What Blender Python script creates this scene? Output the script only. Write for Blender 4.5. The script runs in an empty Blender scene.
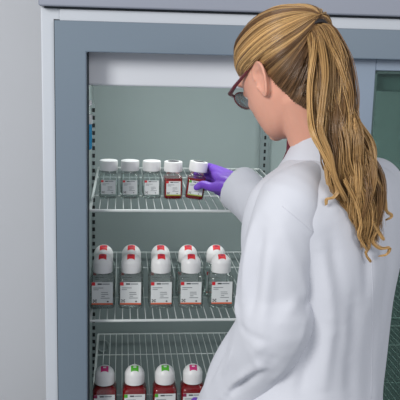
import bpy, bmesh, math, random
import numpy as np
from mathutils import Vector, Matrix, noise
from mathutils.bvhtree import BVHTree

random.seed(7)
rng = np.random.RandomState(11)
SC = bpy.context.scene
COL = SC.collection
PI = math.pi

# ------------------------------------------------------------------ camera
FPX, YAW, PITCH, ROLL = 781.25, .1018, .199, .0265
CAM = Vector((.086, -1.94, 1.6))
cF = Vector((math.sin(YAW)*math.cos(PITCH), math.cos(YAW)*math.cos(PITCH), -math.sin(PITCH)))
cR = Vector((math.cos(YAW), -math.sin(YAW), 0)); cU = cR.cross(cF)
r_ = math.cos(ROLL)*cR + math.sin(ROLL)*cU
u_ = -math.sin(ROLL)*cR + math.cos(ROLL)*cU
cam_d = bpy.data.cameras.new('camera'); cam = bpy.data.objects.new('camera', cam_d)
COL.objects.link(cam)
cam_d.sensor_width = 36; cam_d.lens = FPX/400*36
M3 = Matrix((r_, u_, -cF)).transposed()
cam.matrix_world = Matrix.Translation(CAM) @ M3.to_4x4()
SC.camera = cam


def at(x, y, Y):
    """point of the place at depth Y that lies along a measured direction"""
    d = cF + r_*((x-200)/FPX) - u_*((y-200)/FPX)
    return CAM + d*((Y-CAM.y)/d.y)


# ------------------------------------------------------------------ materials
def lin(h):
    h = h.lstrip('#')
    v = [int(h[i:i+2], 16)/255 for i in (0, 2, 4)]
    return tuple(c/12.92 if c <= .04045 else ((c+.055)/1.055)**2.4 for c in v) + (1,)


def mat(name, color, rough=.5, metal=0, spec=.5, bump=0, bscale=100, var=0, vscale=20, coat=0, sheen=0):
    m = bpy.data.materials.new(name); m.use_nodes = True
    nt = m.node_tree; b = nt.nodes['Principled BSDF']
    if isinstance(color, str): color = lin(color)
    b.inputs['Base Color'].default_value = color
    b.inputs['Roughness'].default_value = rough
    b.inputs['Metallic'].default_value = metal
    b.inputs['Specular IOR Level'].default_value = spec
    b.inputs['Coat Weight'].default_value = coat
    b.inputs['Sheen Weight'].default_value = sheen
    tc = nt.nodes.new('ShaderNodeTexCoord')
    if var:
        n = nt.nodes.new('ShaderNodeTexNoise'); n.inputs['Scale'].default_value = vscale
        n.inputs['Detail'].default_value = 4
        nt.links.new(tc.outputs['Object'], n.inputs['Vector'])
        r = nt.nodes.new('ShaderNodeValToRGB')
        r.color_ramp.elements[0].position = .3; r.color_ramp.elements[1].position = .7
        r.color_ramp.elements[0].color = tuple(c*(1-var) for c in color[:3]) + (1,)
        r.color_ramp.elements[1].color = tuple(min(1, c*(1+var)) for c in color[:3]) + (1,)
        nt.links.new(n.outputs['Fac'], r.inputs['Fac'])
        nt.links.new(r.outputs['Color'], b.inputs['Base Color'])
    if bump:
        n = nt.nodes.new('ShaderNodeTexNoise'); n.inputs['Scale'].default_value = bscale
        n.inputs['Detail'].default_value = 3
        nt.links.new(tc.outputs['Object'], n.inputs['Vector'])
        bp = nt.nodes.new('ShaderNodeBump'); bp.inputs['Strength'].default_value = bump
        bp.inputs['Distance'].default_value = .002
        nt.links.new(n.outputs['Fac'], bp.inputs['Height'])
        nt.links.new(bp.outputs['Normal'], b.inputs['Normal'])
    return m


def clear(name, tint, refl=.08, body=.0, bodycol=(.6, .65, .65, 1), edge=.5):
    """clear plastic or thin glass: passes tinted light, reflects more at grazing angles"""
    m = bpy.data.materials.new(name); m.use_nodes = True
    nt = m.node_tree; nt.nodes.remove(nt.nodes['Principled BSDF'])
    out = nt.nodes['Material Output']
    tr = nt.nodes.new('ShaderNodeBsdfTransparent'); tr.inputs['Color'].default_value = tint
    gl = nt.nodes.new('ShaderNodeBsdfGlossy'); gl.inputs['Roughness'].default_value = .08
    df = nt.nodes.new('ShaderNodeBsdfDiffuse'); df.inputs['Color'].default_value = bodycol
    lw = nt.nodes.new('ShaderNodeLayerWeight'); lw.inputs['Blend'].default_value = edge
    mr = nt.nodes.new('ShaderNodeMapRange'); mr.inputs['To Min'].default_value = refl
    mr.inputs['To Max'].default_value = min(1, refl+.55)
    nt.links.new(lw.outputs['Fresnel'], mr.inputs['Value'])
    m1 = nt.nodes.new('ShaderNodeMixShader'); m1.inputs['Fac'].default_value = body
    nt.links.new(tr.outputs[0], m1.inputs[1]); nt.links.new(df.outputs[0], m1.inputs[2])
    m2 = nt.nodes.new('ShaderNodeMixShader')
    nt.links.new(mr.outputs[0], m2.inputs['Fac'])
    nt.links.new(m1.outputs[0], m2.inputs[1]); nt.links.new(gl.outputs[0], m2.inputs[2])
    nt.links.new(m2.outputs[0], out.inputs['Surface'])
    return m


def hair_mat(name):
    m = bpy.data.materials.new(name); m.use_nodes = True
    nt = m.node_tree; b = nt.nodes['Principled BSDF']
    a = nt.nodes.new('ShaderNodeAttribute'); a.attribute_name = 'strand'
    nt.links.new(a.outputs['Color'], b.inputs['Base Color'])
    b.inputs['Roughness'].default_value = .33
    b.inputs['Specular IOR Level'].default_value = .5
    return m


MT = dict(
    wall=mat('studio_wall', '#cfd1d5', .8, var=.015, vscale=2),
    floor=mat('vinyl_floor', '#8d9298', .4, var=.08, vscale=30),
    cab=mat('white_enamel', '#bfc4cb', .4, var=.01, vscale=8),
    frame=mat('blue_grey_enamel', '#6e7c89', .38, bump=.04, bscale=300),
    slide=mat('pale_blue_grey_enamel', '#8795a6', .38),
    top=mat('grey_top_panel', '#8b909d', .45),
    liner=mat('grey_green_liner', '#8f9b9a', .42, var=.02, vscale=5),
    duct=mat('white_duct_panel', '#d3d6dc', .35),
    steel=mat('steel_standard', '#98a3a3', .35, metal=.5),
    slot=mat('dark_slot', '#101416', .8),
    gasket=mat('dark_gasket', '#2c343b', .7),
    wire=mat('white_coated_wire', '#c6cccb', .4),
    cap=mat('white_cap_plastic', '#e6e6e6', .35, spec=.4),
    label=mat('white_paper_label', '#d9dcdc', .6),
    ink=mat('grey_ink', '#6d747a', .7),
    dark=mat('black_ink', '#262a2c', .7),
    red=mat('red_ink', '#d0202c', .5),
    orange=mat('orange_red_ink', '#d5623f', .5),
    green=mat('green_ink', '#4fae2a', .5),
    lime=mat('yellow_green_ink', '#9fae3a', .5),
    magenta=mat('magenta_ink', '#c22a72', .5),
    plum=mat('plum_ink', '#8a1f4a', .5),
    media=mat('red_liquid', '#7c050c', .12, spec=.5, coat=.4),
    rim=mat('red_label_rim', '#7e1a14', .3),
    clear=clear('clear_bottle_plastic', (.80, .85, .84, 1), .03, .10, (.62, .68, .66, 1), .38),
    shell=clear('clear_media_bottle', (.97, .97, .97, 1), .02, .0, (.6, .6, .6, 1), .25),
    water=clear('clear_liquid', (.88, .91, .90, 1), .0, .04, (.7, .7, .66, 1), .2),
    pane=clear('green_insulating_glass', (.72, .79, .77, 1), .015, .015, (.25, .36, .32, 1), .2),
    lens=clear('clear_lens', (.82, .88, .9, 1), .05, .0),
    blue=mat('blue_liquid', '#149ccf', .2),
    skin=mat('skin', '#d29a85', .5, spec=.35, var=.04, vscale=25),
    coat=mat('white_lab_coat_cloth', '#c5c7cf', .85, spec=.15, bump=.12, bscale=900, sheen=.15),
    glove=mat('violet_nitrile', '#6f42b8', .42, spec=.5, bump=.35, bscale=160),
    hair=hair_mat('blond_hair'),
    tie=mat('black_elastic', '#161012', .6),
    specs=mat('maroon_acetate', '#5a1620', .25, coat=.5),
    blouse=mat('maroon_blouse', '#5e1428', .8),
    trouser=mat('dark_trouser', '#2a2d33', .9),
    shoe=mat('black_leather', '#151515', .4),
    sclera=mat('eye_white', '#e6e2de', .2), iris=mat('eye_iris', '#4a6070', .2),
    lip=mat('lip', '#b5655c', .4), brow=mat('brow_hair', '#7a5a38', .7),
)
MT['skin'].node_tree.nodes['Principled BSDF'].inputs['Subsurface Weight'].default_value = .12
MT['skin'].node_tree.nodes['Principled BSDF'].inputs['Subsurface Radius'].default_value = (.012, .004, .002)


# ------------------------------------------------------------------ mesh helpers
class MB:
    def __init__(s): s.v = []; s.f = []; s.m = []; s.mats = []; s.cur = 0

    def use(s, name):
        mt = MT[name]
        if mt not in s.mats: s.mats.append(mt)
        s.cur = s.mats.index(mt); return s

    def add(s, vs, fs):
        o = len(s.v); s.v += [tuple(v) for v in vs]
        s.f += [tuple(i+o for i in f) for f in fs]; s.m += [s.cur]*len(fs)

    def box(s, x0, x1, y0, y1, z0, z1):
        vs = [(x, y, z) for x in (x0, x1) for y in (y0, y1) for z in (z0, z1)]
        s.add(vs, [(0, 1, 3, 2), (4, 6, 7, 5), (0, 4, 5, 1), (2, 3, 7, 6), (0, 2, 6, 4), (1, 5, 7, 3)])

    def loft(s, rings, cap0=True, cap1=True, closed=True):
        n = len(rings[0]); vs = [p for r in rings for p in r]; fs = []
        for i in range(len(rings)-1):
            for j in range(n if closed else n-1):
                k = (j+1) % n
                fs.append((i*n+j, i*n+k, (i+1)*n+k, (i+1)*n+j))
        if cap0: fs.append(tuple(range(n-1, -1, -1)))
        if cap1: fs.append(tuple((len(rings)-1)*n+j for j in range(n)))
        s.add(vs, fs)

    def lathe(s, prof, c=(0, 0, 0), seg=32, ax=None):
        rings = []
        for r, z in prof:
            rings.append([Vector((c[0]+r*math.cos(2*PI*j/seg), c[1]+r*math.sin(2*PI*j/seg), c[2]+z)) for j in range(seg)])
        s.loft(rings)

    def tube(s, pts, rad, seg=10, flat=1.0, up=None, caps=True):
        pts = [Vector(p) for p in pts]
        if not hasattr(rad, '__len__'): rad = [rad]*len(pts)
        rings = []; prev = None
        for i, p in enumerate(pts):
            t = (pts[min(i+1, len(pts)-1)]-pts[max(i-1, 0)]).normalized()
            if prev is None:
                a = Vector(up) if up else (Vector((0, 0, 1)) if abs(t.z) < .9 else Vector((1, 0, 0)))
            else: a = prev
            n = (a - t*a.dot(t)).normalized(); prev = n; b = t.cross(n)
            rings.append([p + (n*math.cos(2*PI*j/seg)*flat + b*math.sin(2*PI*j/seg))*rad[i] for j in range(seg)])
        s.loft(rings, caps, caps)

    def mesh(s, name):
        me = bpy.data.meshes.new(name); me.from_pydata(s.v, [], s.f)
        for m in s.mats: me.materials.append(m)
        me.polygons.foreach_set('material_index', s.m)
        me.update()
        bm = bmesh.new(); bm.from_mesh(me); bmesh.ops.recalc_face_normals(bm, faces=bm.faces)
        bm.to_mesh(me); bm.free()
        return me

    def build(s, name, parent=None, smooth=35, bevel=0, bseg=2):
        me = s.mesh(name)
        o = bpy.data.objects.new(name, me); COL.objects.link(o)
        if parent is not None: o.parent = parent
        if smooth:
            me.polygons.foreach_set('use_smooth', [True]*len(me.polygons))
            if smooth < 180: sharp(me, smooth)
        if bevel:
            b = o.modifiers.new('bevel', 'BEVEL'); b.width = bevel; b.segments = bseg
            b.limit_method = 'ANGLE'; b.angle_limit = math.radians(40)
        return o


def sharp(me, ang):
    bm = bmesh.new(); bm.from_mesh(me)
    for e in bm.edges:
        if len(e.link_faces) == 2 and e.calc_face_angle(0) > math.radians(ang): e.smooth = False
    bm.to_mesh(me); bm.free()


def tag(o, label=None, cat=None, group=None, kind=None):
    if label: o['label'] = label
    if cat: o['category'] = cat
    if group: o['group'] = group
    if kind: o['kind'] = kind
    return o


def empty(name, loc, rot=(0, 0, 0)):
    o = bpy.data.objects.new(name, None); COL.objects.link(o)
    o.location = loc; o.rotation_euler = rot; o.empty_display_size = .02
    return o


def rr(hx, hy, r, z, n=6):
    """rounded rectangle ring"""
    pts = []
    for cx, cy, a0 in ((hx-r, hy-r, 0), (-hx+r, hy-r, PI/2), (-hx+r, -hy+r, PI), (hx-r, -hy+r, 1.5*PI)):
        for k in range(n+1):
            a = a0+PI/2*k/n
            pts.append(Vector((cx+r*math.cos(a), cy+r*math.sin(a), z)))
    return pts


def catmull(P, n=8):
    P = [np.array(p, float) for p in P]; out = []
    Q = [2*P[0]-P[1]] + P + [2*P[-1]-P[-2]]
    for i in range(1, len(Q)-2):
        for k in range(n):
            t = k/n
            out.append(.5*((2*Q[i])+(-Q[i-1]+Q[i+1])*t+(2*Q[i-1]-5*Q[i]+4*Q[i+1]-Q[i+2])*t*t+(-Q[i-1]+3*Q[i]-3*Q[i+1]+Q[i+2])*t**3))
    out.append(P[-1]); return np.array(out)


# ------------------------------------------------------------------ setting
Z1, Z2, Z3 = 1.1747, .8741, .5703          # shelf heights
YB = .745                                    # liner back
b = MB().use('floor'); b.box(-2.6, 3.2, -3.4, 1.15, -.05, 0)
tag(b.build('floor', smooth=0), kind='structure')
b = MB().use('wall'); b.box(-2.6, 3.2, 1.05, 1.15, 0, 2.9)
tag(b.build('wall_back', smooth=0), kind='structure')

# ------------------------------------------------------------------ refrigerator
fr = empty('laboratory_refrigerator', (.62, .4, 0))
tag(fr, 'tall white laboratory refrigerator with blue-grey frame and sliding glass doors', 'refrigerator')


def fb(mb, name, parent=fr, **k):
    """world-space builder parented to the refrigerator"""
    for i, v in enumerate(mb.v): mb.v[i] = (v[0]-.62, v[1]-.4, v[2])
    return mb.build(name, parent, **k)


XL, XR2 = -.108, 1.44
b = MB().use('cab')
b.box(XL, -.045, -.012, .86, .1, 1.6725)
b.box(1.36, XR2, -.012, .86, .1, 1.6725)
b.box(-.045, 1.36, .76, .86, .1, 1.6725)
b.box(-.045, 1.36, -.012, .76, 1.6445, 1.6725)
b.box(-.045, 1.36, -.012, .76, .1, .2)
fb(b, 'cabinet', bevel=.003)
b = MB().use('cab'); b.box(XL+.045, XR2-.04, -.02, -.012, 1.6425, 1.669)
fb(b, 'header_strip', bevel=.001)
b = MB().use('top'); b.box(XL-.002, XR2+.002, -.045, .86, 1.674, 1.98)
fb(b, 'top_panel', bevel=.004)
b = MB().use('gasket'); b.box(XL+.01, XR2-.01, -.024, .6, 1.670, 1.6735)
fb(b, 'panel_seam', smooth=0)
# outer blue-grey frame around the doorway
b = MB().use('frame')
zt = 1.6422; zo = 1.5705
po = [(-.0745, .13), (1.385, .13), (1.385, zt), (-.0745, zt)]; pi_ = [(0, .21), (1.31, .21), (1.31, zo), (0, zo)]
b.loft([[(x, -.03, z) for x, z in po], [(x, .05, z) for x, z in po], [(x, .05, z) for x, z in pi_], [(x, -.03, z) for x, z in pi_], [(x, -.03, z) for x, z in po]], False, False)
fb(b, 'door_frame', bevel=.003)
b = MB().use('gasket')
b.box(-.0775, -.0745, -.013, -.008, .13, zt+.003); b.box(-.0775, 1.388, -.013, -.008, zt, zt+.003)
b.box(-.001, .003, .012, .044, .21, zo)
fb(b, 'gasket', smooth=0)
# liner (walls a little outside the opening)
b = MB().use('liner')
b.box(-.03, -.012, .05, YB+.01, .2, 1.64)
b.box(1.32, 1.34, .05, YB+.01, .2, 1.64)
b.box(-.03, 1.34, YB, YB+.014, .2, 1.64)
b.box(-.03, 1.34, .05, YB+.01, .19, .205)
b.box(-.03, 1.34, .05, YB+.01, 1.63, 1.644)
fb(b, 'liner', smooth=0)
b = MB().use('duct'); b.box(-.012, 1.32, .056, .20, 1.487, 1.629)
fb(b, 'air_duct', bevel=.006, bseg=3)
# round drain / cable port on the back liner
c = at(103, 346, YB)
b = MB().use('liner')
seg = 28
ring = lambda r, y: [Vector((c.x+r*math.cos(2*PI*j/seg), y, c.z+r*math.sin(2*PI*j/seg))) for j in range(seg)]
b.loft([ring(.024, YB), ring(.024, YB-.006), ring(.019, YB-.008), ring(.017, YB-.002)], False, True)
fb(b, 'cable_port')


def standard(x, y, side, z0=.25, z1=1.40):
    b = MB().use('steel')
    if side == 'back':
        b.box(x-.013, x+.013, y-.010, y, z0, z1)
        b.box(x-.017, x-.013, y-.013, y, z0, z1); b.box(x+.013, x+.017, y-.013, y, z0, z1)
    else:
        b.box(x, x+.010, y-.014, y+.014, z0, z1)
    o = fb(b, 'shelf_standard', smooth=0)
    s = MB().use('slot')
    n = int((z1-z0-.02)/.0245)
    for i in range(n):
        z = z0+.02+i*.0245
        if side == 'back': s.box(x-.0035, x+.0035, y-.0108, y-.009, z, z+.013)
        else: s.box(x+.002, x+.0108, y-.0145, y-.012, z, z+.013)
    so = MB(); so.v, so.f, so.m, so.mats = [(v[0], v[1], v[2]) for v in s.v], s.f, s.m, s.mats
    fb(so, 'slots', o, smooth=0)
    return o


standard(.582, YB, 'back'); standard(.70, YB, 'back'); standard(-.012, .60, 'side'); standard(-.012, .16, 'side', .25, .9)
standard(1.27, YB, 'back')
# sliding door pushed to the right: frame and tinted insulating pane
sd = MB().use('slide')
gx, gt = .724, 1.542
sd.box(.60, gx, .012, .040, .22, zo+.0)
sd.box(1.27, 1.309, .012, .040, .22, zo)
sd.box(gx, 1.27, .012, .040, gt, zo)
sd.box(gx, 1.27, .012, .040, .22, .27)
door = fb(sd, 'sliding_door', bevel=.002)
p = MB().use('pane'); p.box(gx, 1.27, .018, .022, .27, gt); p.box(gx, 1.27, .032, .036, .27, gt)
fb(p, 'glass_pane', door, smooth=0)['label'] = 'green tinted insulating glass pane'
sp = MB().use('steel'); sp.box(gx, gx+.008, .022, .032, .27, gt); sp.box(gx, 1.27, .022, .032, gt-.008, gt)
fb(sp, 'spacer', door, smooth=0)


def shelf(z, x0, x1, y0, y1, label, pitch=.0206):
    t = empty('wire_shelf', ((x0+x1)/2, (y0+y1)/2, z))
    tag(t, label, 'shelf', 'white wire shelves inside the refrigerator')
    ox, oy = (x0+x1)/2, (y0+y1)/2
    hx, hy = (x1-x0)/2, (y1-y0)/2
    f = MB().use('wire')
    f.tube([(-hx, -hy, -.0075), (hx, -hy, -.0075)], .0038, 10)
    f.build('front_rail', t)
    f = MB().use('wire'); f.tube([(-hx, hy, -.004), (hx, hy, -.004)], .003, 8)
    f.build('back_rail', t)
    for sx in (-1, 1):
        f = MB().use('wire'); f.tube([(sx*hx, -hy, -.006), (sx*hx, hy, -.006)], .003, 8)
        f.build('side_rail', t)
    g = MB().use('wire')
    for yy in (-hy*.45, hy*.45): g.tube([(-hx, yy, -.005), (hx, yy, -.005)], .0018, 6)
    n = int(2*hx/pitch)
    for i in range(n+1):
        x = -hx+.004+i*(2*hx-.008)/n
        g.tube([(x, -hy-.001, -.008), (x, -hy, -.003), (x, -hy+.004, -.0016), (x, hy, -.0016)], .0011, 6)
    g.build('wire_grid', t)
    for sx, yy in ((-1, hy-.02), (1, hy-.02), (-1, -hy+.12)):
        k = MB().use('steel'); k.box(sx*hx-.003, sx*hx+.003, yy-.012, yy+.018, -.016, -.004)
        k.build('clip', t, smooth=0)
    return t


shelf(Z1, 0.004, .566, .05, .726, 'upper white wire shelf holding the small bottles')
shelf(Z2, 0.004, .566, .05, .726, 'middle white wire shelf holding two rows of bottles with red marks')
shelf(Z3, 0.004, .566, .05, .726, 'lower white wire shelf holding the red liquid bottles')
shelf(Z2-.005, .70, 1.30, .06, .728, 'white wire shelf behind the green sliding glass right of the person, upper one')
shelf(Z3+.02, .70, 1.30, .06, .728, 'white wire shelf behind the green sliding glass right of the person, lower one')


# ------------------------------------------------------------------ bottles
def label_marks(b, w, z0, z1, y, corner, foot, big=True):
    """printed marks raised a hair above the label face (faces -y)"""
    h = z1-z0
    t = y-.0003
    if corner:
        b.use(corner); b.box(-w, -w+.26*w*2*.62, t-.0003, t, z1-h*.15, z1)
    b.use('dark'); b.box(-w*.45, -w*.05, t-.0003, t, z1-h*.11, z1-h*.05)
    b.use('ink'); b.box(0, w*.7, t-.0003, t, z1-h*.10, z1-h*.06)
    for i, (a, c) in enumerate(((-.85, .1), (-.85, -.35))):
        b.box(w*a, w*c, t-.0003, t, z1-h*(.27+i*.08), z1-h*(.245+i*.08))
    rs = random.Random(3)
    for i in range(4):
        a = -.15+rs.random()*.1
        b.box(w*a, w*(.2+.6*rs.random()), t-.0003, t, z1-h*(.48+i*.085), z1-h*(.455+i*.085))
    b.use('dark')
    for i in range(3):
        for j in range(3):
            if (i*3+j) % 2 == 0:
                b.box(-w*.9+i*w*.12, -w*.9+(i+1)*w*.12, t-.0003, t, z0+h*.08+j*h*.045, z0+h*.08+(j+1)*h*.045)
    b.box(w*.45, w*.6, t-.0003, t, z0+h*.09, z0+h*.15)
    if foot:
        b.use(foot); b.box(-w, w, t-.0003, t, z0-.001, z0+h*.05)


def media_bottle(name, loc, liquid, label, top, corner, group, foot='orange', rz=0.):
    """half litre square bottle with a domed screw cap"""
    t = empty(name, loc, (0, 0, rz))
    tag(t, label, 'bottle', group)
    hw = .0345
    b = MB().use('shell' if liquid == 'media' else 'clear')
    b.loft([rr(hw-.006, hw-.006, .010, .000), rr(hw-.001, hw-.001, .012, .003), rr(hw, hw, .013, .007),
            rr(hw, hw, .013, .084), rr(hw-.002, hw-.002, .014, .090), rr(hw-.008, hw-.008, .016, .096),
            rr(.0225, .0225, .0224, .1005), rr(.0215, .0215, .0214, .106)], True, False)
    b.build('bottle_body', t, 60)
    lz = .084 if liquid == 'media' else .050
    q = MB().use(liquid)
    h2 = hw-.0022
    rg = [rr(h2-.005, h2-.005, .010, .002), rr(h2, h2, .012, .006), rr(h2, h2, .012, min(lz, .083))]
    if liquid == 'media': rg += [rr(h2-.002, h2-.002, .013, .088), rr(h2-.010, h2-.010, .014, .0945)]
    q.loft(rg); q.build('liquid', t, 60)
    l = MB().use('label')
    w = .0285; l.box(-w, w, -hw-.0006, -hw+.0002, .016, .0785)
    lo = l.build('label', t, 0)
    pm = MB(); label_marks(pm, w, .016, .0785, -hw-.0006, corner, foot)
    pm.build('print', lo, 0)
    c = MB().use('cap')
    seg = 48
    rings = []
    prof = [(.0252, .099), (.0268, .0995), (.0273, .101), (.0273, .1262), (.0266, .1285), (.0243, .1345), (.0208, .1398),
            (.0160, .1443), (.0105, .1474), (.005, .1488), (.0005, .1492)]
    for i, (r, z) in enumerate(prof):
        ring_ = []
        for j in range(seg):
            rib = .0004*(j % 2) if 2 <= i <= 3 else 0
            ring_.append(Vector(((r-rib)*math.cos(2*PI*j/seg), (r-rib)*math.sin(2*PI*j/seg), z)))
        rings.append(ring_)
    c.loft(rings); co = c.build('cap', t, 22)
    # square mark on the crown of the cap, following the dome
    s = MB().use(top)
    def dome(r):
        for (r1, z1), (r0, z0) in zip(prof[4:], prof[5:]):
            if r0 <= r <= r1: return z0+(z1-z0)*(r-r0)/(r1-r0)
        return .1492
    n = 8; vs = []; fs = []
    for i in range(n+1):
        for j in range(n+1):
            x = -.0105+.021*i/n; y = -.0200+.018*j/n
            vs.append((x, y, dome(math.hypot(x, y))+.0004))
    for i in range(n):
        for j in range(n): fs.append((i*(n+1)+j, (i+1)*(n+1)+j, (i+1)*(n+1)+j+1, i*(n+1)+j+1))
    s.add(vs, fs)
    so = s.build('cap_mark', co, 60)
    k = MB().use('plum' if top == 'red' else 'label')
    for (x, y, a, d) in ((-.004, -.012, .008, .0035), (-.004, -.0055, .009, .002)):
        vs = [(xx, yy, dome(math.hypot(xx, yy))+.0009) for xx, yy in ((x, y), (x+a, y), (x+a, y+d), (x, y+d))]
        k.add(vs, [(0, 1, 2, 3)])
    k.build('print', so, 0)
    return t


def small_bottle(loc, liquid, label, rim=False, rot=(0, 0, 0), foot=None, corner='red', topmark=None):
    t = empty('small_bottle', loc, rot)
    tag(t, label, 'bottle', 'small bottles on the upper shelf')
    hw = .0262
    b = MB().use('shell' if liquid == 'media' else 'clear')
    b.loft([rr(hw-.005, hw-.005, .008, .000), rr(hw, hw, .009, .004), rr(hw, hw, .009, .058),
            rr(hw-.002, hw-.002, .010, .063), rr(hw-.007, hw-.007, .012, .0675),
            rr(.0185, .0185, .0184, .071), rr(.0175, .0175, .0174, .079)], True, False)
    b.build('bottle_body', t, 60)
    q = MB().use(liquid); h2 = hw-.0018; lz = .0585 if liquid == 'media' else .030
    q.loft([rr(h2-.004, h2-.004, .008, .0015), rr(h2, h2, .009, .005), rr(h2, h2, .009, lz)])
    q.build('liquid', t, 60)
    w = .0195
    z0, z1 = .013, .052
    if rim:
        r = MB().use('rim'); r.box(-w-.003, w+.003, -hw-.0005, -hw+.0002, z0-.003, z1+.004); r.build('label_border', t, 0)
    l = MB().use('label'); l.box(-w, w, -hw-.0009, -hw+.0002, z0, z1); lo = l.build('label', t, 0)
    pm = MB(); label_marks(pm, w, z0, z1, -hw-.0009, corner, foot); pm.build('print', lo, 0)
    c = MB().use('cap'); seg = 48
    prof = [(.0235, .0755), (.0248, .0765), (.0252, .078), (.0252, .1005), (.0246, .1025), (.0232, .1032), (.0001, .1032)]
    rings = []
    for i, (r, z) in enumerate(prof):
        rings.append([Vector(((r-(.0005*(j % 2) if 2 <= i <= 3 else 0))*math.cos(2*PI*j/seg),
                              (r-(.0005*(j % 2) if 2 <= i <= 3 else 0))*math.sin(2*PI*j/seg), z)) for j in range(seg)])
    c.loft(rings); co = c.build('cap', t, 60)
    if topmark:
        s = MB().use(topmark); s.lathe([(.0001, .1033), (.016, .1033), (.016, .1037), (.0001, .1037)])
        s.build('cap_mark', co, 40)
    return t


hw = .0262
SB = 'clear small bottle with white cap, '
small_bottle((.0495, .166+hw, Z1), 'water', SB+'leftmost on the upper shelf')
small_bottle((.108, .166+hw, Z1), 'water', SB+'second from the left on the upper shelf')
small_bottle((.1675, .166+hw, Z1), 'water', SB+'third from left on the upper shelf')
small_bottle((.2265, .158+hw, Z1), 'media', 'small square bottle of red liquid standing untouched on the upper shelf', rim=True, foot='lime', topmark='dark')
small_bottle((.283, .135+hw, Z1+.004), 'media', 'small bottle of red liquid tilted in the violet gloved hand',
             rot=(math.radians(-2), math.radians(7), math.radians(-4)), foot='lime', corner='green', topmark='dark')

hw = .0345
xs2 = [.0350, .1125, .1955, .2790, .3640]
w5 = ['leftmost', 'second from the left', 'in the middle', 'second from the right', 'rightmost']
for i, x in enumerate(xs2):
    media_bottle('media_bottle', (x, .117+hw, Z2), 'water',
                 'clear bottle with red cap mark, front row of middle shelf, ' + w5[i], 'red', 'red',
                 'bottles in the front row of the middle shelf', rz=random.uniform(-.03, .03))
for i, x in enumerate(xs2):
    x2 = x + (.0, .002, .003, -.001, -.004)[i]
    media_bottle('media_bottle', (x2, .213+hw, Z2), 'water',
                 'clear bottle half hidden in back row of middle shelf, ' + w5[i], 'red', 'red',
                 'bottles in the back row of the middle shelf', rz=random.uniform(-.03, .03))
xs3 = [.0420, .1245, .2085, .2865]
tops = ['magenta', 'green', 'green', 'magenta']
lb = ['bottle of red liquid with magenta cap mark, leftmost on the lower shelf',
      'green-marked bottle of red liquid, second from the left on the lower shelf',
      'bottle of red liquid with green cap mark, third from left on the lower shelf',
      'bottle of red liquid with magenta cap mark, beside the gloved hand on the lower shelf']
for x, tp, l in zip(xs3, tops, lb):
    media_bottle('media_bottle', (x, .062+hw, Z3), 'media', l, tp, 'plum' if tp == 'magenta' else 'green',
                 'red liquid bottles on the lower shelf', foot=None)

# blue glycol vial hung on the left liner wall
c = at(89.6, 125, .10)
v = empty('probe_vial', (c.x-.0015, .10, c.z-.075))
tag(v, 'narrow vial of blue liquid hanging at the left inner wall above the small bottles', 'vial')
b = MB().use('shell'); b.lathe([(.004, .010), (.0085, .013), (.0085, .115), (.006, .120), (.006, .130)], seg=20)
b.build('vial_body', v)
b = MB().use('blue'); b.lathe([(.004, .011), (.0076, .014), (.0076, .078), (.0001, .078)], seg=20); b.build('liquid', v)
b = MB().use('label'); b.lathe([(.0088, .078), (.0089, .0785), (.0089, .102), (.0088, .1025)], seg=20); b.build('label', v)
b = MB().use('cap'); b.lathe([(.0075, .126), (.0078, .127), (.0078, .138), (.007, .139), (.0001, .139)], seg=20); b.build('cap', v)
b = MB().use('steel'); b.box(-.0115, -.0090, -.004, .004, .02, .05); b.build('wall_clip', v, 0)


# ------------------------------------------------------------------ person
def evaluated(o):
    dg = bpy.context.evaluated_depsgraph_get(); dg.update()
    me = bpy.data.meshes.new_from_object(o.evaluated_get(dg))
    return me


def remeshed(mb, voxel, smooth_it=6, fac=.5):
    me = mb.mesh('tmp'); o = bpy.data.objects.new('tmp', me); COL.objects.link(o)
    m = o.modifiers.new('r', 'REMESH'); m.mode = 'VOXEL'; m.voxel_size = voxel; m.use_smooth_shade = True
    s = o.modifiers.new('s', 'SMOOTH'); s.factor = fac; s.iterations = smooth_it
    out = evaluated(o)
    bpy.data.objects.remove(o); bpy.data.meshes.remove(me)
    return out


def getv(me):
    a = np.empty(len(me.vertices)*3); me.vertices.foreach_get('co', a); return a.reshape(-1, 3)


def setv(me, a): me.vertices.foreach_set('co', a.ravel()); me.update()


def getn(me):
    a = np.empty(len(me.vertices)*3); me.vertex_normals.foreach_get('vector', a); return a.reshape(-1, 3)


PO = Vector((.43, -.58, 0))                  # where she stands
person = None


def link(name, me, parent=None, material=None, smooth=True):
    """link a mesh given in world space, re-origined at the person's base"""
    a = getv(me); a -= np.array(PO); setv(me, a)
    o = bpy.data.objects.new(name, me); COL.objects.link(o)
    if material: me.materials.clear(); me.materials.append(MT[material])
    if smooth: me.polygons.foreach_set('use_smooth', [True]*len(me.polygons))
    if parent is None: o.location = PO
    else: o.parent = parent
    return o


def plink(mb, name, parent, smooth=180):
    me = mb.mesh(name)
    o = link(name, me, parent)
    if smooth < 180: sharp(me, smooth)
    return o


# head frame
HC = at(287, 76, -.56)
hyaw, hpit = math.radians(28), math.radians(28)
HM = Matrix.Translation(HC) @ Matrix.Rotation(hyaw, 4, 'Z') @ Matrix.Rotation(-hpit, 4, 'X') @ Matrix.Diagonal((.95, .95, .95, 1))
hl = lambda *p: HM @ Vector(p)

LV = [(-.105, .052, .030, .014), (-.101, .064, .004, .030), (-.093, .073, -.022, .043), (-.080, .078, -.045, .053), (-.062, .082, -.062, .062),
      (-.042, .086, -.080, .069), (-.015, .088, -.093, .0725), (.015, .093, -.099, .076), (.045, .091, -.100, .0765),
      (.070, .080, -.094, .071), (.090, .060, -.078, .059), (.103, .036, -.055, .042), (.109, .012, -.030, .022), (.1105, .0, -.012, .006)]


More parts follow.
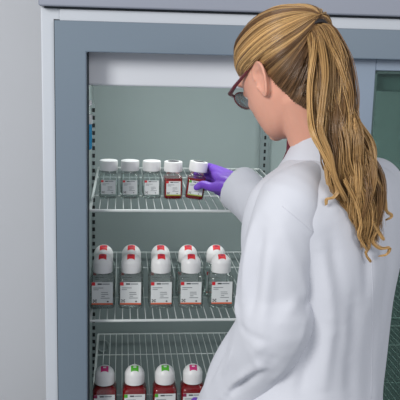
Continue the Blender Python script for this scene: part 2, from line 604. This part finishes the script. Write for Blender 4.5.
def head_ring(z, yf, yb, w, n=48, grow=0.):
    pts = []
    for j in range(n):
        a = 2*PI*j/n
        cx, sy = math.cos(a), math.sin(a)
        yc = 0.0 if z < .08 else (yf+yb)/2
        yc = (yf+yb)/2
        h = (yf-yb)/2
        e = 2.25
        px = math.copysign(abs(cx)**(2/e), cx)*(w+grow); py = yc+math.copysign(abs(sy)**(2/e), sy)*(h+grow)
        pts.append(Vector((px, py, z+(grow if z > .05 else 0))))
    return pts


LVs = catmull([list(t) for t in LV], 4)


def ellipsoid(mb, c, r, M=None, nu=16, nv=10):
    rings = []
    for i in range(1, nv):
        t = PI*i/nv
        rings.append([Vector((r[0]*math.sin(t)*math.cos(2*PI*j/nu), r[1]*math.sin(t)*math.sin(2*PI*j/nu), -r[2]*math.cos(t))) for j in range(nu)])
    if M is not None: rings = [[M @ p for p in q] for q in rings]
    rings = [[Vector(c)+p for p in q] for q in rings]
    mb.loft(rings)


hm = MB().use('skin')
hm.loft([head_ring(*l) for l in LVs])
headbare = MB().use('skin'); headbare.loft([[HM @ p for p in head_ring(*l)] for l in LVs])
# facial features, head-local
nose = MB().use('skin')
nose.loft([[Vector((w*math.cos(2*PI*j/14), y+d*math.sin(2*PI*j/14), z)) for j in range(14)] for (z, y, d, w) in
           ((.012, .088, .006, .005), (-.005, .094, .009, .0065), (-.018, .097, .012, .008), (-.029, .1005, .014, .0115),
            (-.037, .100, .014, .0145), (-.043, .095, .010, .010))])
for sx in (-1, 1):
    ellipsoid(nose, (sx*.0125, .093, -.036), (.007, .010, .0065))
    ellipsoid(nose, (sx*.030, .066, -.028), (.022, .014, .020))        # cheeks
    ellipsoid(nose, (sx*.030, .084, .022), (.026, .010, .007))        # brow ridge
    ellipsoid(nose, (sx*.031, .080, .001), (.016, .010, .010))        # eyelids
ellipsoid(nose, (0, .086, -.060), (.020, .008, .005)); ellipsoid(nose, (0, .083, -.069), (.017, .008, .0055))
ellipsoid(nose, (0, .074, -.090), (.017, .010, .011))
# ears
for sx in (-1, 1):
    E = Matrix.Translation((sx*.0715, -.014, -.014)) @ Matrix.Rotation(math.radians(-8), 4, 'X') @ Matrix.Diagonal((1.0, 1.40, 1.08, 1))
    OUT = [(.012, .004), (.011, .018), (.002, .029), (-.010, .027), (-.017, .014), (-.016, -.002), (-.011, -.016), (-.004, -.027), (.005, -.030), (.010, -.020), (.012, -.006)]
    O = catmull([list(p) for p in OUT] + [list(OUT[0])], 3)[:-1]
    xo = .002+.010*(.012-O[:, 0])/.03
    cen = np.array([.004, -.001])
    def er(k, dx, mixx):
        return [E @ Vector((sx*(xo[q]*mixx+dx), cen[0]+(O[q, 0]-cen[0])*k, cen[1]+(O[q, 1]-cen[1])*k)) for q in range(len(O))]
    nose.loft([er(.08, -.001, .0), er(.42, -.001, .3), er(.75, .0005, .9), er(1, .002, 1), er(1.02, -.0015, 1), er(.85, -.006, .9), er(.5, -.012, .4)])
    nose.tube([E @ Vector((sx*(xo[q]+.001), O[q, 0], O[q, 1])) for q in range(1, 25)], [.0030]*20+[.0028, .0026, .0022, .0015], 8)
    ellipsoid(nose, E @ Vector((sx*.005, .002, -.025)), (.0035, .0065, .007))
    ellipsoid(nose, E @ Vector((sx*.003, .012, -.004)), (.004, .003, .006))
    nose.tube([E @ Vector((sx*(.004+.0025*math.sin(math.radians(a))), -.001+.009*math.cos(math.radians(a)), .003+.016*math.sin(math.radians(a)))) for a in range(70, 250, 20)], .0020, 6)

body = MB().use('skin')
for src in (hm, nose):
    body.add([HM @ Vector(v) for v in src.v], src.f)

# body frame
byaw = math.radians(39)
BR = Vector((math.cos(byaw), math.sin(byaw), 0))       # her right
BF = Vector((-math.sin(byaw), math.cos(byaw), 0))      # her front
S = Vector((.450, -.600, 0))


def bring(z, a, bf, bb, cx=0., cy=0., n=48, e=2.3, dz=0.):
    """horizontal body ring: lateral a, front bf, back bb"""
    pts = []
    for j in range(n):
        t = 2*PI*j/n; c_, s_ = math.cos(t), math.sin(t)
        x = math.copysign(abs(c_)**(2/e), c_)*a+cx
        y = math.copysign(abs(s_)**(2/e), s_)*(bf if s_ > 0 else bb)+cy
        pts.append(S + BR*x + BF*y + Vector((0, 0, z+dz*abs(x)/max(a, .001))))
    return pts


neck0 = hl(0, -.030, -.055)
nb = S + BF*.000 + Vector((0, 0, 1.395))
body.tube([hl(0, -.022, -.01), hl(0, -.030, -.055), (neck0+nb)/2+Vector((0, 0, .0))+BF*.004, nb, nb-Vector((0, 0, .08))], [.054, .053, .051, .058, .075], 24)
body.loft([bring(z, a, f_, b_) for z, a, f_, b_ in ((1.405, .07, .05, .055), (1.375, .12, .06, .07), (1.34, .155, .075, .085), (1.25, .15, .095, .095),
          (1.10, .125, .085, .085), (1.02, .125, .085, .085), (.92, .15, .10, .11), (.80, .15, .10, .10))])
jL = at(288, 204, -.700); jR = S + BR*.150 + Vector((0, 0, 1.335))
eL = at(271, 322, -.685); wL = at(219, 432, -.52)
eR = Vector((.520, -.225, 1.140)); wR = Vector((.392, .010, 1.228))
body.tube(catmull([jL, (jL+eL)/2, eL, (eL+wL)/2, wL], 4), np.interp(np.linspace(0, 4, 17), range(5), [.048, .043, .038, .034, .026]), 16)
body.tube(catmull([jR, (jR+eR)/2, eR, (eR+wR)/2, wR], 4), np.interp(np.linspace(0, 4, 17), range(5), [.048, .043, .038, .034, .026]), 16)
for sx in (-1, 1):
    hp = S + BR*sx*.085 + Vector((0, 0, .86)); kn = S + BR*sx*.09 + BF*.02 + Vector((0, 0, .47)); an = S + BR*sx*.10 - BF*.01 + Vector((0, 0, .09))
    body.tube(catmull([hp, kn, an], 6), np.interp(np.linspace(0, 2, 13), range(3), [.080, .054, .036]), 18)
    body.tube([an-BF*.02-Vector((0, 0, .03)), an+BF*.06-Vector((0, 0, .045)), an+BF*.14-Vector((0, 0, .06))], [.034, .034, .022], 12)
bme = remeshed(body, .0026, 4)
person = link('person', bme, None, 'skin')
tag(person, 'person in white lab coat and violet gloves with blond ponytail reaching into the refrigerator', 'person')
head_bvh = None
headbare.tube([hl(0, -.022, -.01), neck0, (neck0+nb)/2+BF*.004, nb], [.054, .053, .051, .058], 24)
hb = headbare.mesh('hb')
head_bvh = BVHTree.FromPolygons([v.co.copy() for v in hb.vertices], [tuple(p.vertices) for p in hb.polygons])

# eyes, lips, brows
for sx in (-1, 1):
    e_ = MB().use('sclera'); ellipsoid(e_, hl(sx*.031, .0805, .0005), (.0112,)*3)
    eo = plink(e_, 'eye', person); eo['label'] = 'eye'
    i_ = MB().use('iris'); ellipsoid(i_, hl(sx*.031, .0885, -.001), (.0052, .0052, .0052)); plink(i_, 'iris', eo)
    w_ = MB().use('brow'); w_.tube([hl(sx*.016, .0955, .023), hl(sx*.030, .094, .028), hl(sx*.046, .083, .024)], [.003, .0032, .0015], 8); plink(w_, 'eyebrow', person)
l_ = MB().use('lip')
l_.tube([hl(-.018, .087, -.063), hl(-.009, .0925, -.060), hl(0, .0935, -.061), hl(.009, .0925, -.060), hl(.018, .087, -.063)], [.001, .0032, .0034, .0032, .001], 8)
l_.tube([hl(-.017, .086, -.064), hl(0, .091, -.0685), hl(.017, .086, -.064)], [.001, .0038, .001], 8)
plink(l_, 'lips', person)

# glasses
g = MB().use('specs')
for sx in (-1, 1):
    ring_ = [hl(sx*(.032+.0265*math.cos(a)), .108-.012*abs(math.cos(a)*.5+.5)*(1), -.004+.0165*math.sin(a)) for a in np.linspace(0, 2*PI, 25)]
    g.tube(ring_, .0013, 8)
g.tube([hl(-.007, .107, .001), hl(0, .110, .004), hl(.007, .107, .001)], .0018, 8)
gl = plink(g, 'glasses', person); gl['label'] = 'maroon framed glasses'
for sx in (-1, 1):
    a_ = MB().use('specs')
    a_.tube([hl(sx*.058, .098, .003), hl(sx*.071, .090, .005), hl(sx*.0775, .060, .008), hl(sx*.0785, .020, .014), hl(sx*.080, .000, .020)],
            [.0035, .0042, .0036, .003, .0024], 8, flat=.9)
    plink(a_, 'temple_arm', gl)
    n_ = MB().use('lens')
    n_.loft([[hl(sx*(.032+q*.0255*math.cos(a)), .108+y-.012*abs(math.cos(a)*.5*q+.5), -.006+q*.0175*math.sin(a)) for a in np.linspace(0, 2*PI, 24, endpoint=False)] for q, y in ((1, 0), (1, .0012))])
    plink(n_, 'lens', gl)

# ---- lab coat
ct = MB().use('coat')
CR = [(1.432, .056, .048, .060, 0, .006), (1.415, .074, .055, .068, 0, .003), (1.395, .110, .066, .078, 0, 0), (1.372, .148, .080, .092, 0, 0), (1.345, .172, .094, .104, 0, 0), (1.30, .180, .106, .114, 0, 0),
      (1.22, .166, .122, .116, .004, 0), (1.12, .150, .120, .108, .004, 0), (1.02, .146, .118, .106, .0, 0), (.94, .154, .125, .118, -.020, 0), (.84, .180, .14, .130, -.022, 0), (.70, .19, .155, .14, -.022, 0), (.60, .195, .165, .150, -.022, 0)]
cr = catmull([list(t) for t in CR], 4)
ct.loft([bring(*t) for t in cr])
sl = catmull([jL+BR*.09+Vector((0, 0, .045)), jL+BR*.012+Vector((0, 0, .004)), jL*.65+eL*.35, jL*.25+eL*.75, eL+Vector((.004, -.01, -.005)), eL*.5+wL*.5, wL*1.0], 6)
sr = np.interp(np.linspace(0, 6, len(sl)), range(7), [.028, .056, .066, .068, .066, .066, .066])
sl2 = catmull([jR-BR*.05+Vector((0, 0, -.005)), jR+Vector((0, 0, -.004)), jR*.6+eR*.4, eR, eR*.5+wR*.5, wR+(wR-eR)*.06], 6)
sr2 = np.interp(np.linspace(0, 5, len(sl2)), range(6), [.055, .062, .066, .064, .062, .060])
ct.tube(sl2, sr2, 28)
cme = remeshed(ct, .0055, 7)
ctl = MB().use('coat'); ctl.tube(sl, sr, 32); sme = remeshed(ctl, .0050, 5)


def seg_dist(P, a, b_):
    a = np.array(a); b_ = np.array(b_); ab = b_-a
    t = np.clip(((P-a)@ab)/(ab@ab), 0, 1)
    q = a+t[:, None]*ab
    return np.linalg.norm(P-q, axis=1), t


def on_coat(x, y, bv):
    d = (at(x, y, 0)-CAM).normalized()
    return bv.ray_cast(CAM, d)[0]


def bvh_of(V, me): return BVHTree.FromPolygons([Vector(v) for v in V], [tuple(p.vertices) for p in me.polygons])


def folded(me, folds, skirt):
    V = getv(me); N = getn(me); bv = bvh_of(V, me)
    disp = np.zeros(len(V))
    for (a, b_, am, wd) in folds:
        p0, p1 = on_coat(*a, bv), on_coat(*b_, bv)
        if p0 is None or p1 is None or (p0-p1).length > .3: continue
        d, t = seg_dist(V, p0, p1)
        fade = np.sin(np.clip(t, .03, .97)*PI)**.6
        u_ = d/wd
        disp += 1.35*am*fade*np.exp(-u_**2)
    for i in range(len(V)):
        v = V[i]
        disp[i] += .0055*noise.noise(Vector((v[0]*11, v[1]*11, v[2]*4))) + .0032*noise.noise(Vector((v[0]*24, v[1]*24, v[2]*9)))
    if skirt:
        ang = np.arctan2(V[:, 1]-S.y, V[:, 0]-S.x)
        disp += .012*np.clip((1.0-V[:, 2])/.4, 0, 1)*np.sin(ang*8+.6)
    V = V + N*disp[:, None]
    setv(me, V)
    return bvh_of(V, me)


# creases: ends measured on the cloth, height, width
BODY_FOLDS = [((322, 250), (332, 330), .006, .012), ((332, 235), (345, 320), -.005, .012), ((335, 250), (350, 360), .005, .014),
              ((360, 215), (366, 300), -.004, .012), ((352, 300), (350, 395), -.005, .016), ((330, 320), (322, 395), .006, .014),
              ((312, 340), (300, 395), -.005, .012), ((385, 210), (382, 330), -.004, .014), ((310, 165), (300, 200), .005, .012),
              ((300, 175), (340, 215), .004, .012), ((382, 170), (390, 215), -.004, .009),
              ((256, 182), (262, 208), -.006, .007), ((248, 182), (240, 215), .004, .007), ((268, 190), (262, 225), .005, .008)]
SLEEVE_FOLDS = [((284, 208), (316, 236), .005, .008), ((300, 226), (322, 268), .006, .010), ((290, 225), (318, 290), -.006, .009), ((280, 225), (310, 305), .005, .010),
                ((256, 218), (243, 300), .006, .009), ((265, 222), (250, 320), -.005, .009), ((272, 240), (262, 345), .004, .010),
                ((236, 300), (262, 366), .008, .008), ((262, 368), (226, 396), -.010, .008), ((266, 360), (232, 388), .006, .009),
                ((296, 300), (255, 352), .006, .010), ((310, 296), (268, 362), -.006, .009), ((306, 325), (272, 380), .005, .009),
                ((226, 345), (208, 385), -.005, .007), ((246, 372), (222, 398), .004, .006), ((232, 350), (222, 375), .004, .005),
                ((240, 325), (268, 340), -.004, .007)]
coat_bvh = folded(cme, BODY_FOLDS, True)
sleeve_bvh = folded(sme, SLEEVE_FOLDS, False)
coat = link('lab_coat', cme, person, 'coat'); coat['label'] = 'white lab coat'
link('sleeve', sme, coat, 'coat')


def seam(pix, name, rad=.0005, matn='coat'):
    pts = []
    for k in range(len(pix)-1):
        for t in np.linspace(0, 1, 14, endpoint=k == len(pix)-2):
            h = on_coat(pix[k][0]*(1-t)+pix[k+1][0]*t, pix[k][1]*(1-t)+pix[k+1][1]*t, coat_bvh)
            if h is not None: pts.append(h)
    if len(pts) > 3:
        m = MB().use(matn); m.tube(pts, rad, 6); plink(m, name, coat)


seam([(370, 215), (373, 300), (371, 399)], 'back_seam')

def on_sleeve_seam():
    global coat_bvh
    keep = coat_bvh; coat_bvh = sleeve_bvh
    seam([(282, 206), (300, 221), (318, 237)], 'armhole_seam', .0007)
    coat_bvh = keep


on_sleeve_seam()

# collar: a turned-down band around the neck
cl = MB().use('coat')
inner, outer = [], []
n = 40
rows = []
for (z, k) in ((1.447, 1.00), (1.452, 1.06), (1.450, 1.12), (1.430, 1.32), (1.408, 1.62), (1.405, 1.60), (1.425, 1.20), (1.42, .98)):
    row = []
    for j in range(n+1):
        t = math.radians(-90-150+300*j/n)         # open at the front
        c_, s_ = math.cos(t), math.sin(t)
        drop = .030*max(0, s_)
        row.append(S + BR*(c_*.058*k) + BF*(s_*.056*k+.006) + Vector((0, 0, z-drop-.012*abs(c_)*max(0, k-1.1)*3)))
    rows.append(row)
cl.loft(rows + [rows[0]], False, False, closed=False)
plink(cl, 'collar', coat)

# blouse
bl = MB().use('blouse')
bl.loft([bring(z, a, f_, b_, 0, cy, n=32) for z, a, f_, b_, cy in ((1.34, .10, .080, .06, .01), (1.385, .085, .066, .055, .012), (1.415, .066, .062, .05, .012), (1.432, .060, .066, .045, .012), (1.434, .056, .060, .04, .012))])
plink(bl, 'blouse', person)
# trousers and shoes below the frame
for sx in (-1, 1):
    hp = S + BR*sx*.085 + Vector((0, 0, .82)); kn = S + BR*sx*.09 + BF*.02 + Vector((0, 0, .47)); an = S + BR*sx*.10 - BF*.01 + Vector((0, 0, .07))
    t_ = MB().use('trouser'); t_.tube(catmull([hp, kn, an], 8), np.interp(np.linspace(0, 2, 17), range(3), [.090, .070, .060]), 20)
    plink(t_, 'trouser_leg', person)
    s_ = MB().use('shoe'); base = an*1.0; base.z = 0
    s_.loft([[base+BR*w*math.cos(a)+BF*(.045+l*math.sin(a))+Vector((0, 0, z)) for a in np.linspace(0, 2*PI, 24, endpoint=False)] for z, w, l in
             ((0, .040, .125), (.018, .043, .128), (.045, .040, .110), (.07, .036, .08), (.085, .03, .05))])
    plink(s_, 'shoe', person)


# ---- gloves
def skinned(chains, name, parent, matn, sub=2, smooth_it=2, voxel=.0022):
    mb = MB().use(matn)
    for pts, rad in chains:
        P = catmull([list(p) for p in pts], 6)
        Rr = np.interp(np.linspace(0, len(pts)-1, len(P)), range(len(pts)), rad)
        mb.tube(P, Rr, 14)
        ellipsoid(mb, P[-1], (Rr[-1],)*3, nu=12, nv=8)
    me = remeshed(mb, voxel, smooth_it)
    return link(name, me, parent, matn)


B5 = Vector((.290, .161, 0))
zc = wR.z
chains = []
# palm: four metacarpal bars side by side
kn = [(.338, .172, zc+.032), (.345, .176, zc+.012), (.349, .173, zc-.008), (.350, .166, zc-.026)]
for i, k in enumerate(kn):
    k = Vector(k); w0 = wR + Vector((.004, -.004, .012-.008*i))
    chains.append(([w0 - Vector((-.03, .05, 0)), w0, (w0+k)/2+Vector((.006, -.006, .002)), k], [.021, .022, .0175, .0125]))
    chains.append(([w0, (w0+k)/2+Vector((-.008, -.010, 0)), k+Vector((-.004, -.010, 0))], [.018, .015, .011]))
L = [.85, .92, .88, .75]
for i, k in enumerate(kn):
    k = Vector(k); s = L[i]
    pip = k + Vector((-.012, .038, .001))*s
    dip = pip + Vector((-.027, .006, -.001))*s
    tip = dip + Vector((-.018, -.004, -.001))*s
    chains.append(([k+(wR-k)*.15, k, pip, dip, tip], [.0105, .0115, .0098, .0088, .0075]))
th = [wR+Vector((-.008, .006, .004)), Vector((.352, .050, zc+.004)), Vector((.325, .088, zc-.004)), at(203, 184.5, .112), at(196.5, 187.5, .118)]
chains.append((th, [.020, .017, .0125, .0108, .0085]))
chains.append(([wR+Vector((.0, .0, .01)), Vector((.350, .075, zc+.018)), Vector((.338, .14, zc+.022))], [.02, .017, .012]))
gR = skinned(chains, 'glove', person, 'glove'); gR['label'] = 'violet glove holding the tilted bottle'

# left glove, reaching down to the lower shelf
chains = []
d = (at(208, 397, -.40)-wL).normalized()       # forward of the hand
side = d.cross(Vector((0, 0, 1))).normalized(); upv = side.cross(d)
tip0 = wL
for i in range(4):
    off = (i-1.5)*.0185
    k = wL + d*.085 + side*(-off)*1.0 + upv*.004
    w0 = wL + side*(-off)*.6
    chains.append(([w0-d*.05, w0, (w0+k)/2+upv*.004, k], [.022, .021, .018, .0125]))
    s = [.98, 1.1, 1.02, .8][i]
    p1 = k + (d*.95-upv*.3).normalized()*.040*s; p2 = p1+(d*.7-upv*.7).normalized()*.025*s; p3 = p2+(d*.4-upv*.9).normalized()*.019*s
    chains.append(([k-d*.01, k, p1, p2, p3], [.011, .0115, .0098, .0088, .0075]))
chains.append(([wL+d*.01, wL+d*.04-side*.025-upv*.008, wL+d*.075-side*.042-upv*.014, wL+d*.10-side*.044-upv*.022, wL+d*.122-side*.040-upv*.030], [.019, .017, .0125, .011, .0085]))
gL = skinned(chains, 'glove', person, 'glove'); gL['label'] = 'violet glove reaching down towards the lower shelf'

# ---- hair
tie_l = HM.inverted() @ at(313, 29, -.61); tie_w = HM @ tie_l
BL = np.array([.62, .39, .165]); MD = np.array([.20, .105, .036]); DK = np.array([.085, .045, .02]); GD = np.array([.50, .28, .09])


def hair_build(name, strands, cols, parent, rad, seg=4):
    VS, FS, CC = [], [], []; base = 0; seg = 3
    for P, c0, r0 in zip(strands, cols, rad):
        n = len(P); T = np.gradient(P, axis=0); T /= np.linalg.norm(T, axis=1)[:, None]+1e-9
        a = np.cross(T, np.array([.31, .17, .93])); a /= np.linalg.norm(a, axis=1)[:, None]+1e-9
        b_ = np.cross(T, a)
        rr_ = np.full(n, r0); rr_[-4:] *= np.array([1, .8, .5, .25]); ph = rng.rand()*6
        w = 2*PI*np.arange(seg)/seg+ph
        VS.append((P[:, None, :]+(a[:, None, :]*np.cos(w)[None, :, None]+b_[:, None, :]*np.sin(w)[None, :, None])*rr_[:, None, None]).reshape(-1, 3))
        CC.append(np.repeat(c0 if c0.ndim == 2 else np.tile(c0, (n, 1)), seg, axis=0))
        i_ = np.arange(n-1)[:, None]*seg; k_ = np.arange(seg)[None]; k2 = (k_+1) % seg
        FS.append((np.stack([i_+k_, i_+k2, i_+seg+k2, i_+seg+k_], -1)+base).reshape(-1, 4)); base += n*seg
    vs = np.vstack(VS); fs = np.vstack(FS).tolist(); cc = np.vstack(CC)
    me = bpy.data.meshes.new(name); me.from_pydata(vs.tolist(), [], fs)
    at_ = me.attributes.new('strand', 'FLOAT_COLOR', 'POINT')
    cc = np.array(cc); cc = np.hstack([cc, np.ones((len(cc), 1))])
    at_.data.foreach_set('color', cc.ravel())
    me.update()
    return link(name, me, parent, 'hair')


def surf(dirl, lift):
    d = (HM.to_3x3() @ dirl).normalized()
    o = HC + d*.35
    h = head_bvh.ray_cast(o, -d)
    return (h[0] if h[0] is not None else HC+d*.1) + d*lift


# hairline, head-local directions, from forehead centre round her left side to the nape (mirrored for the right)
HLN = [(0, .080, .070), (-.030, .080, .068), (-.055, .068, .052), (-.068, .052, .030), (-.075, .040, .024), (-.076, .026, .019), (-.077, .010, .022), (-.077, -.006, .030),
       (-.076, -.026, .016), (-.073, -.038, -.020), (-.064, -.052, -.060), (-.050, -.064, -.090), (-.030, -.072, -.108), (0, -.076, -.114)]
hlL = catmull([list(p) for p in HLN], 10)
tdir = tie_l.normalized()


def scalp_strand(h, lift, n=20, start=0.):
    h0 = Vector(h); h = h0.normalized()
    k_ = min(1, max(0, (h0.z+.075)/.07))
    mid = (h*.5+tdir*.5)
    ctrl = Vector((h0.x*1.0, h0.y-.092, h0.z*.85-.004)).normalized()
    ctrl = (ctrl*k_+mid*(1-k_))
    pts = []
    for i in range(n):
        t = start+(1-start)*i/(n-1)
        q = (h*(1-t)**2+ctrl*(2*t*(1-t))+tdir*t*t).normalized()
        lf = lift*(math.sin(min(1, t*3.2+.10)*PI/2)) 
        p = surf(q, .002+lf + .012*math.exp(-((t-.98)/.16)**2))
        pts.append(p)
    return np.array([list(p) for p in pts])


# smooth undercap so the scalp never shows between strands
cap_rows = []
cap = MB().use('hair')
for sx in (1, -1):
    rows_ = []
    for k in range(0, len(hlL), 3):
        h = Vector(hlL[k]); h.x *= sx
        P = scalp_strand(h, .003, 16)
        rows_.append([Vector(p) for p in P])
    if sx == -1: rows_ = rows_[::-1]
    cap.loft(rows_, False, False, closed=False)
capme = cap.mesh('hair')
ca = capme.attributes.new('strand', 'FLOAT_COLOR', 'POINT')
ca.data.foreach_set('color', np.tile([.20, .11, .045, 1], len(capme.vertices)))
hair = link('hair', capme, person, 'hair')
hair['label'] = 'blond hair combed back'

strands, cols, rads = [], [], []
for sx in (1, -1):
    for i in range(3200):
        u = rng.rand()*(len(hlL)-1); k = int(u); f_ = u-k
        h = hlL[k]*(1-f_)+hlL[min(k+1, len(hlL)-1)]*f_
        h = Vector(h) + Vector(tuple(rng.randn(3)*.0015)); h.x *= sx
        start = 0 if rng.rand() < .75 else rng.rand()*.5
        lift = .005+.004*rng.rand() + .004*noise.noise(Vector((u*.35, sx*3, 1)))
        P = scalp_strand(h, lift, 16, start)
        wob = .0012*noise.noise(Vector((u*.8, 5, sx)))
        frac = u/(len(hlL)-1)
        streak = noise.noise(Vector((u*.45, sx*7.3, 0)))+.8*noise.noise(Vector((u*1.5, sx*3.1, 4)))+rng.randn()*.12
        s = np.clip(.45+streak*1.9, 0, 1)
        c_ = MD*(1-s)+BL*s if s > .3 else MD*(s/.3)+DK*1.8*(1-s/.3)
        if frac > .58: c_ = c_*(1-min(1, (frac-.58)/.14))+DK*(.9+1.3*rng.rand())*min(1, (frac-.58)/.14)  # darker towards the nape: darker hair plus shade put into the strand colour
        tt = np.linspace(start, 1, len(P))[:, None]
        cv = c_*(1+.15*np.sin(tt*4+u))
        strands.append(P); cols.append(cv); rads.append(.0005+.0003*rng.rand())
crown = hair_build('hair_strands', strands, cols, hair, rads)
crown['kind'] = 'stuff'

# pony tail: locks of wavy strands following a hanging centre line
CL = [(316, 27, -.618), (324, 38, -.650), (331, 62, -.672), (333, 95, -.690), (337, 125, -.705), (347, 152, -.715), (357, 182, -.722), (364, 212, -.722), (368, 243, -.712)]
CW = [.008, .018, .027, .030, .031, .032, .031, .024, .013]
cpt = np.array([list(at(*p)) for p in CL])
path = catmull(list(cpt), 4); NP = len(path)
wid = np.interp(np.linspace(0, len(CW)-1, NP), range(len(CW)), CW)
Tn = np.gradient(path, axis=0); Tn /= np.linalg.norm(Tn, axis=1)[:, None]
view = np.array([0.12, 1., 0]); view /= np.linalg.norm(view)
sideV = np.cross(Tn, view); sideV /= np.linalg.norm(sideV, axis=1)[:, None]
depV = np.cross(sideV, Tn)
strands, cols, rads = [], [], []
tt = np.linspace(0, 1, NP)
NL = 60
for li in range(NL):
    a0 = rng.rand()*2*PI; rad0 = math.sqrt((li+.5)/NL)*.92
    ph = rng.rand()*6; fr_ = 2.1+rng.rand()*1.2; amp = .006+.007*rng.rand()
    lx = math.cos(a0)*rad0; ly = math.sin(a0)*rad0
    end = 1.0 if rng.rand() < .45 else .68+.3*rng.rand()
    tone = rng.rand()
    swing = amp*np.clip(tt*2-.3, 0, 1)
    env = np.clip(1.0-.55*np.clip((tt-end+.3)/.3, 0, 1), .25, 1)
    cx = lx*wid*1.0 + swing*np.sin(2*PI*fr_*tt+ph)
    cy_ = ly*wid*.62 + swing*.8*np.cos(2*PI*fr_*tt+ph)
    m_ = max(6, int(NP*end))
    for si in range(85):
        g1, g2 = np.clip(rng.randn(2), -1.7, 1.7)
        lw = .0050
        jx = cx + g1*lw*(.55+.6*env)*np.clip(tt*8+.15, 0, 1) + .0022*np.sin((6+6*rng.rand())*tt+rng.rand()*6)
        jy = cy_ + g2*lw*(.55+.6*env)*np.clip(tt*8+.15, 0, 1)
        P = path + sideV*jx[:, None] + depV*jy[:, None]
        mm = min(NP, max(6, m_-int(rng.rand()*5)))
        P = P[:mm]
        s = np.clip(tone*1.1-.05+rng.randn()*.09, 0, 1)
        c_ = (DK*1.8*(1-s/.25)+MD*(s/.25)) if s < .25 else (MD*(1-(s-.25)/.75)+BL*((s-.25)/.75))
        mixg = tt[:mm, None]
        cv = c_*(1-mixg*.45)+(c_*.6+GD*.4)*mixg*.45
        strands.append(P); cols.append(cv); rads.append(.00045+.0003*rng.rand())
# loose curled ends
WISPS = [([(322, 150, -.735), (331, 170, -.74), (338, 188, -.745), (334, 197, -.745), (327, 199, -.742), (326, 205, -.74)], .0035),
         ([(352, 200, -.74), (356, 225, -.735), (366, 238, -.73), (369, 246, -.728), (366, 254, -.726), (371, 262, -.724)], .003),
         ([(372, 205, -.735), (376, 228, -.73), (372, 240, -.728), (380, 248, -.726), (389, 248, -.722), (387, 254, -.72), (379, 256, -.72)], .0035),
         ([(375, 175, -.735), (384, 195, -.73), (386, 210, -.728), (392, 216, -.724), (386, 220, -.72)], .003),
         ([(360, 190, -.74), (368, 210, -.738), (374, 226, -.735), (381, 236, -.73), (384, 240, -.728)], .004),
         ([(345, 180, -.745), (357, 205, -.745), (361, 222, -.742), (359, 236, -.74), (367, 250, -.735)], .004),
         ([(316, 28, -.63), (334, 55, -.69), (345, 85, -.70), (352, 104, -.70), (358, 122, -.705), (372, 142, -.705), (374, 160, -.71), (366, 180, -.712)], .006),
         ([(316, 28, -.63), (322, 48, -.69), (325, 75, -.72), (322, 105, -.735), (320, 130, -.745), (330, 156, -.75), (336, 180, -.75), (346, 200, -.748)], .006),
         ([(315, 28, -.63), (315, 50, -.68), (310, 85, -.70), (310, 115, -.72), (314, 136, -.74), (326, 158, -.748), (336, 176, -.748)], .005)]
for pts, sp_ in WISPS:
    W = catmull([list(at(*p)) for p in pts], 7); t_ = np.linspace(0, 1, len(W))
    tone = .45+.5*rng.rand()
    for si in range(40 if sp_ < .005 else 90):
        off = np.clip(rng.randn(3), -1.6, 1.6)*sp_*.55
        P = W + off[None]*(1-.6*t_[:, None]) + .001*np.sin(9*t_+rng.rand()*6)[:, None]*np.array([1, 0, .5])
        s = np.clip(tone+rng.randn()*.15, 0, 1); c_ = MD*(1-s)+BL*s
        strands.append(P); cols.append(np.tile(c_*.75+GD*.25, (len(P), 1))); rads.append(.0004+.0003*rng.rand())
# keep hair outside cloth
for P in strands:
    for i in range(len(P)):
        if P[i][2] > 1.46: continue
        v = Vector(P[i]); h = coat_bvh.find_nearest(v, .08)
        if h[0] is None: continue
        sd_ = (v-h[0]).dot(h[1])
        if sd_ < .003: P[i] = list(h[0]+h[1]*(.003+.003*rng.rand()))
tail = hair_build('ponytail', strands, cols, hair, rads)
tail['kind'] = 'stuff'; tail['label'] = 'long wavy blond ponytail'
ti = MB().use('tie')
tdW = (Vector(cpt[1])-Vector(cpt[0])).normalized(); a1 = tdW.cross(Vector((0, 0, 1))).normalized(); a2 = tdW.cross(a1)
for o_ in (0, .0045):
    ti.tube([Vector(cpt[0])+tdW*(.006+o_)+(a1*math.cos(a)+a2*math.sin(a))*.0160 for a in np.linspace(0, 2*PI, 25)], .0028, 8)
plink(ti, 'hair_tie', hair)

# ------------------------------------------------------------------ light
def area(name, loc, target, size, power, col=(1, 1, 1), sy=None):
    l = bpy.data.lights.new(name, 'AREA'); l.size = size; l.energy = power; l.color = col
    if sy: l.shape = 'RECTANGLE'; l.size_y = sy
    o = bpy.data.objects.new(name, l); COL.objects.link(o); o.location = loc
    o.rotation_euler = (Vector(target)-Vector(loc)).to_track_quat('-Z', 'Y').to_euler()
    return o


area('softbox', (-1.7, -2.5, 2.5), (.3, -.2, 1.0), .9, 62, (1, .985, .96))
area('softbox', (1.3, -3.2, 2.4), (.4, -.2, 1.0), 1.0, 20, (1, .99, 1))
# added fill lights behind the header, put in to brighten the refrigerator interior
area('interior_fill', (.30, .30, 1.60), (.30, .40, .9), .5, 2.4, (.97, 1, .99), sy=.1)
area('interior_fill', (.98, .30, 1.60), (.98, .45, .9), .5, 2.4, (.97, 1, .99), sy=.1)
w = bpy.data.worlds.new('world'); SC.world = w; w.use_nodes = True
w.node_tree.nodes['Background'].inputs['Color'].default_value = (.90, .94, 1, 1)
w.node_tree.nodes['Background'].inputs['Strength'].default_value = .42
SC.view_settings.view_transform = 'Standard'
SC.view_settings.look = 'None'
SC.view_settings.gamma = 1
SC.view_settings.use_curve_mapping = False
SC.view_settings.exposure = 0.22
